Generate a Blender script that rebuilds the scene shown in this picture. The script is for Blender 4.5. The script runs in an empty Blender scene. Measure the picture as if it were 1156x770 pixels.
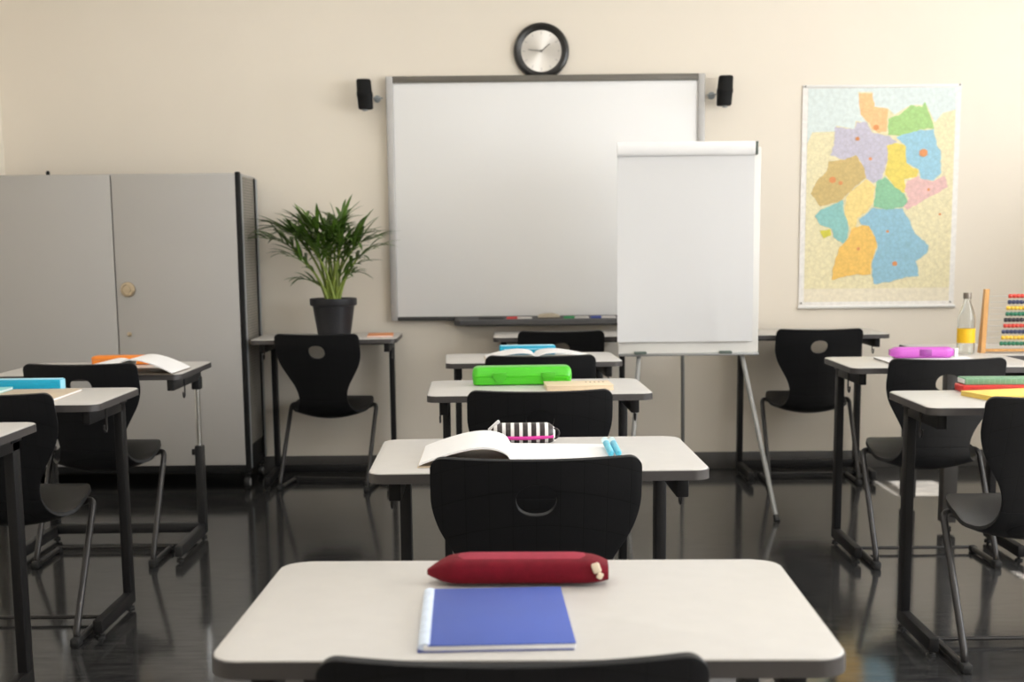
import bpy, bmesh, math, random
from mathutils import Vector, Matrix
from mathutils.geometry import tessellate_polygon

random.seed(7)
scene = bpy.context.scene
COL = scene.collection
PI = math.pi
R = math.radians

# ------------------------------------------------------------------ materials
def mat(name, col, rough=.5, metal=0., var=0., vscale=8., bump=0., bscale=60., spec=None, stretch=None,
        trans=0., coat=0., rvar=0., alpha=1.):
    m = bpy.data.materials.new(name)
    m.use_nodes = True
    nt = m.node_tree
    b = nt.nodes['Principled BSDF']
    b.inputs['Base Color'].default_value = (*col, 1)
    b.inputs['Roughness'].default_value = rough
    b.inputs['Metallic'].default_value = metal
    if spec is not None: b.inputs['Specular IOR Level'].default_value = spec
    if trans: b.inputs['Transmission Weight'].default_value = trans
    if coat: b.inputs['Coat Weight'].default_value = coat
    tc = nt.nodes.new('ShaderNodeTexCoord')
    src = tc.outputs['Object']
    if stretch:
        mp = nt.nodes.new('ShaderNodeMapping')
        mp.inputs['Scale'].default_value = stretch
        nt.links.new(src, mp.inputs['Vector']); src = mp.outputs['Vector']
    if var or rvar:
        n = nt.nodes.new('ShaderNodeTexNoise')
        n.inputs['Scale'].default_value = vscale
        n.inputs['Detail'].default_value = 5
        nt.links.new(src, n.inputs['Vector'])
    if var:
        r = nt.nodes.new('ShaderNodeValToRGB')
        r.color_ramp.elements[0].position = .3; r.color_ramp.elements[1].position = .7
        r.color_ramp.elements[0].color = (*[max(0, c * (1 - var)) for c in col], 1)
        r.color_ramp.elements[1].color = (*[min(1, c * (1 + var)) for c in col], 1)
        nt.links.new(n.outputs['Fac'], r.inputs['Fac'])
        nt.links.new(r.outputs['Color'], b.inputs['Base Color'])
    if rvar:
        mr = nt.nodes.new('ShaderNodeMapRange')
        mr.inputs['To Min'].default_value = rough - rvar; mr.inputs['To Max'].default_value = rough + rvar
        nt.links.new(n.outputs['Fac'], mr.inputs['Value'])
        nt.links.new(mr.outputs['Result'], b.inputs['Roughness'])
    if bump:
        n2 = nt.nodes.new('ShaderNodeTexNoise')
        n2.inputs['Scale'].default_value = bscale
        n2.inputs['Detail'].default_value = 3
        nt.links.new(src, n2.inputs['Vector'])
        bp = nt.nodes.new('ShaderNodeBump')
        bp.inputs['Strength'].default_value = bump; bp.inputs['Distance'].default_value = .002
        nt.links.new(n2.outputs['Fac'], bp.inputs['Height'])
        nt.links.new(bp.outputs['Normal'], b.inputs['Normal'])
    return m

M = {}
M['wall'] = mat('cream_wall_paint', (.76, .695, .60), .75, var=.015, vscale=2.5, bump=.12, bscale=140)
M['wall_side'] = mat('white_wall_paint', (.80, .74, .64), .75, var=.015, vscale=2.5, bump=.1, bscale=140)
M['ceiling'] = mat('ceiling_paint', (.82, .79, .73), .85, var=.01, vscale=3)
M['base'] = mat('grey_vinyl_skirting', (.075, .071, .067), .5, var=.1, vscale=14)
M['frame_white'] = mat('white_window_frame', (.75, .74, .72), .4, var=.02)
M['concrete'] = mat('grey_concrete', (.4, .39, .37), .9, var=.1, vscale=6)
M['laminate'] = mat('light_grey_laminate', (.52, .50, .475), .38, var=.02, vscale=30, bump=.03, bscale=300)
M['edge'] = mat('dark_grey_edge_band', (.052, .047, .046), .4, var=.05, vscale=20)
M['steel'] = mat('anthracite_powder_coat', (.011, .0105, .011), .45, spec=.22, var=.06, vscale=40, bump=.05, bscale=400)
M['black_metal'] = mat('black_powder_coat', (.014, .014, .015), .4, var=.1, vscale=40)
M['chrome'] = mat('chrome_tube', (.62, .62, .61), .22, 1., var=.04, vscale=20)
M['tube'] = mat('dark_lacquered_tube', (.028, .026, .026), .28, .3, var=.06, vscale=30)
M['rubber'] = mat('black_rubber', (.012, .012, .012), .6, var=.1, vscale=30)
M['cab_door'] = mat('light_grey_cabinet_door', (.40, .385, .365), .55, var=.012, vscale=3, bump=.03, bscale=300)
M['cab_black'] = mat('black_cabinet_trim', (.009, .009, .009), .6, spec=.2, var=.1, vscale=20)
M['alu'] = mat('brushed_aluminium', (.30, .325, .34), .35, .3, var=.05, vscale=30)
M['alu_light'] = mat('light_aluminium', (.44, .43, .42), .45, .35, var=.03, vscale=30)
M['brass'] = mat('satin_nickel_brass', (.52, .43, .31), .32, .85, var=.05, vscale=60)
M['taupe'] = mat('taupe_board_rail', (.13, .118, .098), .5, .1, var=.03, vscale=30)
M['darkrail'] = mat('dark_board_rail', (.04, .04, .04), .45, var=.05, vscale=30)
M['wb'] = mat('whiteboard_surface', (.80, .795, .79), .3, var=.006, vscale=1.5)
M['tray'] = mat('grey_tray_plastic', (.085, .085, .088), .45, var=.05, vscale=30)
M['spk'] = mat('black_speaker_plastic', (.005, .005, .005), .6, spec=.2, var=.1, vscale=60, bump=.1, bscale=500)
M['clock_rim'] = mat('black_clock_rim', (.010, .009, .008), .3, var=.05, vscale=30)
M['clock_hand'] = mat('grey_clock_hand', (.12, .11, .10), .5, var=.05)
M['paper'] = mat('white_paper', (.80, .79, .785), .7, var=.008, vscale=20)
M['paper_pad'] = mat('white_pad_paper', (.67, .665, .665), .65, var=.01, vscale=2.2)
M['board_white'] = mat('off_white_board', (.74, .72, .68), .5, var=.01, vscale=6)
M['leg_grey'] = mat('grey_easel_leg', (.30, .30, .29), .4, .35, var=.05, vscale=20)
M['clip'] = mat('dark_green_grey_clip', (.10, .13, .11), .5, var=.05, vscale=40)
M['pot'] = mat('black_plastic_pot', (.014, .014, .017), .42, var=.1, vscale=20)
M['soil'] = mat('dark_soil', (.03, .02, .012), .95, var=.4, vscale=90, bump=.8, bscale=120)
M['leaf'] = mat('palm_leaf', (.070, .140, .018), .42, var=.45, vscale=9)
M['stem'] = mat('palm_stem', (.19, .25, .035), .5, var=.3, vscale=25)
M['orange'] = mat('orange_plastic', (.85, .24, .02), .4, var=.03, vscale=20)
M['orange_book'] = mat('orange_book_cover', (.70, .25, .08), .5, var=.04, vscale=20)
M['cyan'] = mat('cyan_plastic', (.004, .33, .52), .35, var=.03, vscale=20)
M['cyan_light'] = mat('light_cyan_end', (.33, .70, .86), .35, var=.03, vscale=20)
M['teal_cover'] = mat('pale_teal_cover', (.28, .62, .60), .5, var=.04, vscale=20)
M['tan_cover'] = mat('pale_tan_cover', (.52, .42, .30), .55, var=.05, vscale=20)
M['wood_pale'] = mat('pale_yellow_cover', (.72, .58, .40), .5, var=.05, vscale=14, stretch=(1, 8, 1))
M['green'] = mat('bright_green_plastic', (.065, .50, .015), .28, var=.03, vscale=12)
M['green_dk'] = mat('green_latch_plastic', (.055, .42, .014), .28, var=.03, vscale=12)
M['mark'] = mat('brown_print', (.22, .13, .07), .6, var=.05)
M['red'] = mat('crimson_fabric', (.135, .002, .010), .75, spec=.2, var=.14, vscale=60, bump=.2, bscale=500)
M['red_top'] = mat('lighter_red_zip_tape', (.27, .016, .04), .7, spec=.25, var=.1, vscale=60, bump=.2, bscale=500)
M['cream'] = mat('cream_zip_pull', (.66, .56, .42), .5, var=.05, vscale=60)
M['blue'] = mat('periwinkle_blue_cover', (.046, .086, .36), .6, var=.04, vscale=9)
M['blue_dk'] = mat('dark_blue_cover_edge', (.035, .06, .27), .5, var=.04, vscale=9)
M['bind'] = mat('pale_blue_binding', (.66, .74, .86), .4, var=.08, vscale=90, stretch=(1, 1, 1))
M['blk_fab'] = mat('black_fabric', (.02, .016, .016), .6, var=.2, vscale=60)
M['pink'] = mat('magenta_zip', (.62, .03, .30), .45, var=.05, vscale=60)
M['tag_white'] = mat('white_fabric_tag', (.72, .71, .71), .55, var=.04, vscale=40)
M['pen_blue'] = mat('light_blue_pen', (.10, .50, .68), .3, var=.06, vscale=40)
M['pen_tip'] = mat('pale_pen_cap', (.62, .78, .80), .35, var=.04, vscale=40)
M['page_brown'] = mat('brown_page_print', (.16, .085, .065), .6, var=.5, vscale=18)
M['purple'] = mat('purple_plastic', (.48, .09, .46), .35, var=.04, vscale=15)
M['purple_dk'] = mat('dark_purple_clasp', (.24, .035, .24), .35, var=.04, vscale=15)
M['book_dark'] = mat('dark_notebook_edge', (.14, .11, .08), .6, var=.05)
M['red_plastic'] = mat('red_plastic', (.56, .03, .025), .35, var=.05, vscale=15)
M['yellow_cover'] = mat('soft_yellow_cover', (.80, .58, .12), .5, var=.05, vscale=12)
M['table_leg'] = mat('dark_brown_grey_leg', (.055, .050, .046), .5, var=.06, vscale=20)
M['wood'] = mat('honey_wood', (.58, .30, .09), .45, var=.18, vscale=14, stretch=(6, 6, 1))
M['cap'] = mat('grey_bronze_cap', (.20, .17, .14), .4, .5, var=.05, vscale=60)
M['label_yellow'] = mat('golden_yellow_label', (.86, .50, .01), .5, var=.04, vscale=40)
M['bead_red'] = mat('bead_red', (.60, .05, .03), .3, var=.03)
M['bead_navy'] = mat('bead_navy', (.035, .045, .11), .3, var=.03)
M['bead_yellow'] = mat('bead_yellow', (.78, .50, .05), .3, var=.03)
M['bead_green'] = mat('bead_green', (.02, .17, .09), .3, var=.03)
M['bead_black'] = mat('bead_black', (.018, .018, .022), .3, var=.03)
M['wire'] = mat('thin_steel_wire', (.6, .58, .54), .3, .8, var=.03)
M['mk_red'] = mat('red_marker', (.45, .03, .03), .4, var=.03)
M['mk_green'] = mat('green_marker', (.02, .22, .07), .4, var=.03)
M['mk_blue'] = mat('blue_marker', (.03, .06, .28), .4, var=.03)
M['mk_black'] = mat('black_marker', (.012, .012, .012), .4, var=.03)
M['mk_body'] = mat('pale_marker_barrel', (.50, .47, .45), .4, var=.03)
M['felt'] = mat('beige_eraser', (.46, .40, .31), .7, var=.08, vscale=60)
M['felt_dk'] = mat('brown_eraser_felt', (.10, .085, .07), .9, var=.1, vscale=60)
M['pin'] = mat('grey_pin', (.25, .23, .21), .4, .4, var=.03)

def glass_mat():
    m = mat('clear_bottle_glass', (.93, .95, .95), .03, trans=1., var=.01, vscale=3)
    m.node_tree.nodes['Principled BSDF'].inputs['IOR'].default_value = 1.3
    return m
M['glass'] = glass_mat()

def floor_mat():
    m = bpy.data.materials.new('dark_grey_vinyl_floor'); m.use_nodes = True
    nt = m.node_tree; N = nt.nodes; L = nt.links; b = N['Principled BSDF']
    tc = N.new('ShaderNodeTexCoord')
    mp = N.new('ShaderNodeMapping'); mp.inputs['Scale'].default_value = (2.4, 17, 1)
    L.new(tc.outputs['Object'], mp.inputs['Vector'])
    n = N.new('ShaderNodeTexNoise'); n.inputs['Scale'].default_value = 3.2; n.inputs['Detail'].default_value = 8
    n.inputs['Roughness'].default_value = .7
    L.new(mp.outputs['Vector'], n.inputs['Vector'])
    r = N.new('ShaderNodeValToRGB')
    r.color_ramp.elements[0].position = .36; r.color_ramp.elements[0].color = (.007, .0075, .009, 1)
    r.color_ramp.elements[1].position = .66; r.color_ramp.elements[1].color = (.062, .060, .058, 1)
    L.new(n.outputs['Fac'], r.inputs['Fac'])
    br = N.new('ShaderNodeTexBrick')
    br.offset = 0; br.inputs['Scale'].default_value = 1
    br.inputs['Brick Width'].default_value = .6; br.inputs['Row Height'].default_value = .6
    br.inputs['Mortar Size'].default_value = .0022; br.inputs['Mortar Smooth'].default_value = .3
    br.inputs['Color1'].default_value = (1, 1, 1, 1); br.inputs['Color2'].default_value = (.88, .88, .88, 1)
    br.inputs['Mortar'].default_value = (.45, .45, .45, 1)
    L.new(tc.outputs['Object'], br.inputs['Vector'])
    mx = N.new('ShaderNodeMix'); mx.data_type = 'RGBA'; mx.blend_type = 'MULTIPLY'; mx.inputs['Factor'].default_value = 1
    L.new(r.outputs['Color'], mx.inputs['A']); L.new(br.outputs['Color'], mx.inputs['B'])
    L.new(mx.outputs['Result'], b.inputs['Base Color'])
    mp2 = N.new('ShaderNodeMapping'); mp2.inputs['Scale'].default_value = (2.2, 34, 1); L.new(tc.outputs['Object'], mp2.inputs['Vector'])
    n3 = N.new('ShaderNodeTexNoise'); n3.inputs['Scale'].default_value = 2.2; n3.inputs['Detail'].default_value = 6
    L.new(mp2.outputs['Vector'], n3.inputs['Vector'])
    mr = N.new('ShaderNodeMapRange'); mr.inputs['To Min'].default_value = .05; mr.inputs['To Max'].default_value = .17
    L.new(n3.outputs['Fac'], mr.inputs['Value']); L.new(mr.outputs['Result'], b.inputs['Roughness'])
    n2 = N.new('ShaderNodeTexNoise'); n2.inputs['Scale'].default_value = 7; n2.inputs['Detail'].default_value = 1.5
    L.new(tc.outputs['Object'], n2.inputs['Vector'])
    bp = N.new('ShaderNodeBump'); bp.inputs['Strength'].default_value = .05; bp.inputs['Distance'].default_value = .004; 
    sr = N.new('ShaderNodeMapRange'); sr.inputs['From Min'].default_value = .3; sr.inputs['From Max'].default_value = .7
    sr.inputs['To Min'].default_value = .38; sr.inputs['To Max'].default_value = 1.0          # scuffed wax
    L.new(n.outputs['Fac'], sr.inputs['Value']); L.new(sr.outputs['Result'], b.inputs['Specular IOR Level'])
    ma = N.new('ShaderNodeMath'); ma.operation = 'MULTIPLY_ADD'; ma.inputs[1].default_value = .45
    L.new(n3.outputs['Fac'], ma.inputs[0]); L.new(n2.outputs['Fac'], ma.inputs[2])
    L.new(ma.outputs[0], bp.inputs['Height']); L.new(bp.outputs['Normal'], b.inputs['Normal'])
    return m
M['floor'] = floor_mat()

def chair_mat():
    """black ribbed plastic with a faint moulded grid"""
    m = bpy.data.materials.new('black_chair_plastic'); m.use_nodes = True
    nt = m.node_tree; N = nt.nodes; L = nt.links; b = N['Principled BSDF']
    b.inputs['Roughness'].default_value = .46; b.inputs['Specular IOR Level'].default_value = .24
    tc = N.new('ShaderNodeTexCoord'); sp = N.new('ShaderNodeSeparateXYZ'); L.new(tc.outputs['Object'], sp.inputs[0])
    ad = N.new('ShaderNodeMath'); ad.operation = 'ADD'; L.new(sp.outputs['Y'], ad.inputs[0]); L.new(sp.outputs['Z'], ad.inputs[1])
    cb = N.new('ShaderNodeCombineXYZ'); L.new(sp.outputs['X'], cb.inputs['X']); L.new(ad.outputs[0], cb.inputs['Y'])
    br = N.new('ShaderNodeTexBrick'); br.offset = 0; br.inputs['Scale'].default_value = 1
    br.inputs['Brick Width'].default_value = .046; br.inputs['Row Height'].default_value = .046
    br.inputs['Mortar Size'].default_value = .0009; br.inputs['Mortar Smooth'].default_value = .6
    br.inputs['Color1'].default_value = (.0082, .0083, .0092, 1); br.inputs['Color2'].default_value = (.0088, .0089, .0098, 1)
    br.inputs['Mortar'].default_value = (.003, .003, .003, 1)
    L.new(cb.outputs[0], br.inputs['Vector'])
    L.new(br.outputs['Color'], b.inputs['Base Color'])
    n = N.new('ShaderNodeTexNoise'); n.inputs['Scale'].default_value = 260; L.new(tc.outputs['Object'], n.inputs['Vector'])
    mm = N.new('ShaderNodeMath'); mm.operation = 'MULTIPLY_ADD'; mm.inputs[1].default_value = .35
    L.new(n.outputs['Fac'], mm.inputs[0])
    inv = N.new('ShaderNodeMath'); inv.operation = 'SUBTRACT'; inv.inputs[0].default_value = 1
    L.new(br.outputs['Fac'], inv.inputs[1]); L.new(inv.outputs[0], mm.inputs[2])
    bp = N.new('ShaderNodeBump'); bp.inputs['Strength'].default_value = .22; bp.inputs['Distance'].default_value = .002
    L.new(mm.outputs[0], bp.inputs['Height']); L.new(bp.outputs['Normal'], b.inputs['Normal'])
    return m
M['chair'] = chair_mat()

def clock_face_mat():
    """spun aluminium: brushed round the centre, so highlights fan out"""
    m = bpy.data.materials.new('spun_aluminium_dial'); m.use_nodes = True
    nt = m.node_tree; N = nt.nodes; L = nt.links; b = N['Principled BSDF']
    b.inputs['Base Color'].default_value = (.70, .67, .63, 1); b.inputs['Metallic'].default_value = .75
    b.inputs['Roughness'].default_value = .36; b.inputs['Anisotropic'].default_value = .75
    tg = N.new('ShaderNodeTangent'); tg.direction_type = 'RADIAL'; tg.axis = 'Y'
    L.new(tg.outputs['Tangent'], b.inputs['Tangent'])
    return m
M['dial'] = clock_face_mat()

def perf_mat():
    """grey-brown sheet with rows of small holes"""
    m = bpy.data.materials.new('perforated_side_sheet'); m.use_nodes = True
    nt = m.node_tree; N = nt.nodes; L = nt.links; b = N['Principled BSDF']
    b.inputs['Roughness'].default_value = .55
    tc = N.new('ShaderNodeTexCoord'); sp = N.new('ShaderNodeSeparateXYZ'); L.new(tc.outputs['Object'], sp.inputs[0])
    cb = N.new('ShaderNodeCombineXYZ'); L.new(sp.outputs['Y'], cb.inputs['X']); L.new(sp.outputs['Z'], cb.inputs['Y'])
    v = N.new('ShaderNodeTexVoronoi'); v.inputs['Scale'].default_value = 75; v.inputs['Randomness'].default_value = 0
    L.new(cb.outputs[0], v.inputs['Vector'])
    r = N.new('ShaderNodeValToRGB')
    r.color_ramp.elements[0].position = .22; r.color_ramp.elements[0].color = (.06, .054, .045, 1)
    r.color_ramp.elements[1].position = .32; r.color_ramp.elements[1].color = (.235, .215, .185, 1)
    L.new(v.outputs['Distance'], r.inputs['Fac']); L.new(r.outputs['Color'], b.inputs['Base Color'])
    return m
M['perf'] = perf_mat()

def stripe_mat():
    m = bpy.data.materials.new('black_white_striped_fabric'); m.use_nodes = True
    nt = m.node_tree; N = nt.nodes; L = nt.links; b = N['Principled BSDF']
    b.inputs['Roughness'].default_value = .35
    tc = N.new('ShaderNodeTexCoord'); sp = N.new('ShaderNodeSeparateXYZ'); L.new(tc.outputs['Object'], sp.inputs[0])
    mu = N.new('ShaderNodeMath'); mu.operation = 'MULTIPLY'; mu.inputs[1].default_value = 1 / .0196
    L.new(sp.outputs['X'], mu.inputs[0])
    fr = N.new('ShaderNodeMath'); fr.operation = 'FRACT'; L.new(mu.outputs[0], fr.inputs[0])
    gt = N.new('ShaderNodeMath'); gt.operation = 'GREATER_THAN'; gt.inputs[1].default_value = .60; L.new(fr.outputs[0], gt.inputs[0])
    mx = N.new('ShaderNodeMix'); mx.data_type = 'RGBA'
    mx.inputs['A'].default_value = (.028, .02, .02, 1); mx.inputs['B'].default_value = (.74, .72, .71, 1)
    L.new(gt.outputs[0], mx.inputs['Factor']); L.new(mx.outputs['Result'], b.inputs['Base Color'])
    return m
M['stripe'] = stripe_mat()

def plaid_mat():
    m = bpy.data.materials.new('green_checked_cover'); m.use_nodes = True
    nt = m.node_tree; N = nt.nodes; L = nt.links; b = N['Principled BSDF']
    b.inputs['Roughness'].default_value = .4
    tc = N.new('ShaderNodeTexCoord')
    br = N.new('ShaderNodeTexBrick'); br.offset = 0; br.inputs['Scale'].default_value = 1
    br.inputs['Brick Width'].default_value = .016; br.inputs['Row Height'].default_value = .012
    br.inputs['Mortar Size'].default_value = .0016
    br.inputs['Color1'].default_value = (.03, .20, .09, 1); br.inputs['Color2'].default_value = (.05, .25, .12, 1)
    br.inputs['Mortar'].default_value = (.22, .38, .25, 1)
    mp = N.new('ShaderNodeMapping'); mp.inputs['Rotation'].default_value = (0, 0, 0)
    L.new(tc.outputs['Object'], mp.inputs['Vector']); L.new(mp.outputs['Vector'], br.inputs['Vector'])
    L.new(br.outputs['Color'], b.inputs['Base Color'])
    return m
M['plaid'] = plaid_mat()

def map_mat(name, col, spot=.0):
    """printed map colour with a fine web of roads and towns"""
    m = bpy.data.materials.new(name); m.use_nodes = True
    nt = m.node_tree; N = nt.nodes; L = nt.links; b = N['Principled BSDF']
    b.inputs['Roughness'].default_value = .5
    tc = N.new('ShaderNodeTexCoord')
    n = N.new('ShaderNodeTexNoise'); n.inputs['Scale'].default_value = 45; n.inputs['Detail'].default_value = 6
    L.new(tc.outputs['Object'], n.inputs['Vector'])
    r = N.new('ShaderNodeValToRGB')
    r.color_ramp.elements[0].position = .3; r.color_ramp.elements[0].color = (*[c * .88 for c in col], 1)
    r.color_ramp.elements[1].position = .65; r.color_ramp.elements[1].color = (*[min(1, c * 1.03) for c in col], 1)
    L.new(n.outputs['Fac'], r.inputs['Fac'])
    v = N.new('ShaderNodeTexVoronoi'); v.feature = 'DISTANCE_TO_EDGE'; v.inputs['Scale'].default_value = 48
    L.new(tc.outputs['Object'], v.inputs['Vector'])
    r2 = N.new('ShaderNodeValToRGB')
    r2.color_ramp.elements[0].position = .0; r2.color_ramp.elements[0].color = (.62, .56, .42, 1)
    r2.color_ramp.elements[1].position = .13; r2.color_ramp.elements[1].color = (1, 1, 1, 1)
    L.new(v.outputs['Distance'], r2.inputs['Fac'])
    mx = N.new('ShaderNodeMix'); mx.data_type = 'RGBA'; mx.blend_type = 'MULTIPLY'; mx.inputs['Factor'].default_value = spot
    L.new(r.outputs['Color'], mx.inputs['A']); L.new(r2.outputs['Color'], mx.inputs['B'])
    L.new(mx.outputs['Result'], b.inputs['Base Color'])
    return m

# ------------------------------------------------------------------ mesh helpers
class MB:
    def __init__(s): s.bm = bmesh.new(); s.mi = 0
    def _mark(s, faces):
        for f in faces: f.material_index = s.mi
    def box(s, c, d, bev=0., seg=2, rot=None):
        mtx = Matrix.Translation(c) @ (rot.to_4x4() if rot is not None else Matrix()) @ Matrix.Diagonal((*d, 1))
        r = bmesh.ops.create_cube(s.bm, size=1, matrix=mtx)
        fs = list({f for v in r['verts'] for f in v.link_faces})
        s._mark(fs)
        if bev:
            es = list({e for v in r['verts'] for e in v.link_edges})
            o = bmesh.ops.bevel(s.bm, geom=es, offset=bev, segments=seg, affect='EDGES', profile=.5)
            s._mark(o['faces'])
        return s
    def ring_loft(s, rings, cap=True, closed=True):
        vs = [[s.bm.verts.new(p) for p in r] for r in rings]
        fs = []
        n = len(vs[0])
        for a, b in zip(vs[:-1], vs[1:]):
            for i in range(n if closed else n - 1):
                j = (i + 1) % n
                fs.append(s.bm.faces.new((a[i], a[j], b[j], b[i])))
        if cap and closed:
            fs.append(s.bm.faces.new(list(reversed(vs[0])))); fs.append(s.bm.faces.new(vs[-1]))
        s._mark(fs)
        return s
    def tube(s, pts, r, n=10, closed=False, caps=True):
        pts = [Vector(p) for p in pts]
        m = len(pts); rings = []
        t0 = (pts[1] - pts[0]).normalized()
        nrm = t0.orthogonal().normalized()
        for i, p in enumerate(pts):
            if closed: t = (pts[(i + 1) % m] - pts[i - 1]).normalized()
            elif i == 0: t = t0
            elif i == m - 1: t = (pts[i] - pts[i - 1]).normalized()
            else: t = (pts[i + 1] - pts[i - 1]).normalized()
            nrm = (nrm - t * nrm.dot(t)).normalized()
            bn = t.cross(nrm)
            rr = r[i] if isinstance(r, (list, tuple)) else r
            rings.append([p + (nrm * math.cos(2 * PI * k / n) + bn * math.sin(2 * PI * k / n)) * rr for k in range(n)])
        if closed: rings.append(rings[0]); return s.ring_loft(rings, cap=False)
        return s.ring_loft(rings, cap=caps)
    def lathe(s, prof, n=32, c=(0, 0, 0), axis='Z'):
        c = Vector(c); rings = []
        for r, z in prof:
            ring = []
            for k in range(n):
                a = 2 * PI * k / n
                v = Vector((r * math.cos(a), r * math.sin(a), z))
                if axis == 'Y': v = Vector((v.x, -v.z, v.y))      # +z of the profile points towards -Y
                elif axis == 'X': v = Vector((v.z, v.x, v.y))
                ring.append(c + v)
            rings.append(ring)
        return s.ring_loft(rings)
    def prism(s, poly, z0, z1, bev=0., seg=2):
        vs0 = [s.bm.verts.new((x, y, z0)) for x, y in poly]
        vs1 = [s.bm.verts.new((x, y, z1)) for x, y in poly]
        n = len(poly); fs = [s.bm.faces.new(list(reversed(vs0))), s.bm.faces.new(vs1)]
        for i in range(n):
            j = (i + 1) % n; fs.append(s.bm.faces.new((vs0[i], vs0[j], vs1[j], vs1[i])))
        s._mark(fs)
        if bev:
            es = [e for f in fs[:2] for e in f.edges]
            o = bmesh.ops.bevel(s.bm, geom=es, offset=bev, segments=seg, affect='EDGES', profile=.5); s._mark(o['faces'])
        return s
    def poly3(s, pts):
        """filled outline in the XZ plane (any simple polygon)"""
        vs = [s.bm.verts.new(p) for p in pts]
        fs = []
        for t in tessellate_polygon([[Vector((p[0], p[2], 0)) for p in pts]]):
            try: fs.append(s.bm.faces.new([vs[i] for i in t]))
            except ValueError: pass
        for f in fs:
            f.normal_update()
            if f.normal.y > 0: f.normal_flip()
        s._mark(fs); return s
    def build(s, name, m, parent=None, loc=None, ang=40, flat=False):
        if not flat: bmesh.ops.recalc_face_normals(s.bm, faces=s.bm.faces)
        me = bpy.data.meshes.new(name); s.bm.to_mesh(me); s.bm.free()
        for q in (m if isinstance(m, (list, tuple)) else [m]): me.materials.append(M[q] if isinstance(q, str) else q)
        me.polygons.foreach_set('use_smooth', [True] * len(me.polygons))
        me.set_sharp_from_angle(angle=R(ang))
        o = bpy.data.objects.new(name, me); COL.objects.link(o)
        if parent is not None: o.parent = parent
        if loc is not None: o.location = loc
        return o

def rounded_rect(w, d, r, n=6, cx=0, cy=0):
    out = []
    for sx, sy, a0 in ((1, 1, 0), (-1, 1, 90), (-1, -1, 180), (1, -1, 270)):
        for k in range(n + 1):
            a = R(a0 + 90 * k / n)
            out.append((cx + sx * (w / 2 - r) + r * math.cos(a), cy + sy * (d / 2 - r) + r * math.sin(a)))
    return out
def fillet(pts, r, n=6, closed=False):
    """polyline with rounded corners"""
    P = [Vector(p) for p in pts]; m = len(P); out = []
    for i, p in enumerate(P):
        if not closed and i in (0, m - 1): out.append(p); continue
        a, b = P[i - 1] - p, P[(i + 1) % m] - p
        q = min(r, a.length * .49, b.length * .49)
        s, e = p + a.normalized() * q, p + b.normalized() * q
        for k in range(n + 1):
            t = k / n
            out.append(s * (1 - t) ** 2 + p * 2 * t * (1 - t) + e * t * t)
    return out
def tag(o, label, cat, group=None):
    o['label'] = label; o['category'] = cat
    if group: o['group'] = group
    return o
def thing(name, label, cat, loc=(0, 0, 0), rz=0., group=None):
    o = bpy.data.objects.new(name, None); COL.objects.link(o)
    o.empty_display_size = .05
    o.location = loc; o.rotation_euler = (0, 0, R(rz))
    return tag(o, label, cat, group)
def struct(o): o['kind'] = 'structure'; return o
def dup(root, loc, rz, label, group=None):
    r = root.copy(); COL.objects.link(r); r.location = loc; r.rotation_euler = (0, 0, R(rz)); r['label'] = label
    if group: r['group'] = group
    for ch in list(root.children):
        c = ch.copy(); COL.objects.link(c); c.parent = r
        for g in list(ch.children):
            d = g.copy(); COL.objects.link(d); d.parent = c
    return r
def baked(o):
    """replace the mesh by its modifier result"""
    dg = bpy.context.evaluated_depsgraph_get()
    me = bpy.data.meshes.new_from_object(o.evaluated_get(dg))
    o.modifiers.clear(); o.data = me
    me.polygons.foreach_set('use_smooth', [True] * len(me.polygons)); me.set_sharp_from_angle(angle=R(35))
    return o

# ------------------------------------------------------------------ the room
XL, XR, YB, YF, ZC = -2.565, 3.3, -2.2, 6.80, 2.95
struct(MB().box(((XL + XR) / 2, (YB + YF) / 2, -.05), (XR - XL + .4, YF - YB + .4, .1)).build('floor', 'floor'))
struct(MB().box(((XL + XR) / 2, (YB + YF) / 2, ZC + .05), (XR - XL + .4, YF - YB + .4, .1)).build('ceiling', 'ceiling'))
struct(MB().box(((XL + XR) / 2, YF + .1, ZC / 2), (XR - XL + .4, .2, ZC)).build('wall_back', 'wall'))
struct(MB().box((XL - .1, (YB + YF) / 2, ZC / 2), (.2, YF - YB, ZC)).build('wall_left', 'wall_side'))
struct(MB().box(((XL + XR) / 2, YB - .1, ZC / 2), (XR - XL + .4, .2, ZC)).build('wall_front', 'wall_side'))
for nm, x0, x1, y, sg in (('baseboard_back', XL, XR, YF, -1),):
    struct(MB().box(((x0 + x1) / 2, y - .006, .044), (x1 - x0, .012, .088), .003).build(nm, 'base'))
struct(MB().box((XL + .006, (YB + YF) / 2, .044), (.012, YF - YB, .088), .003).build('baseboard_left', 'base'))

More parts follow.
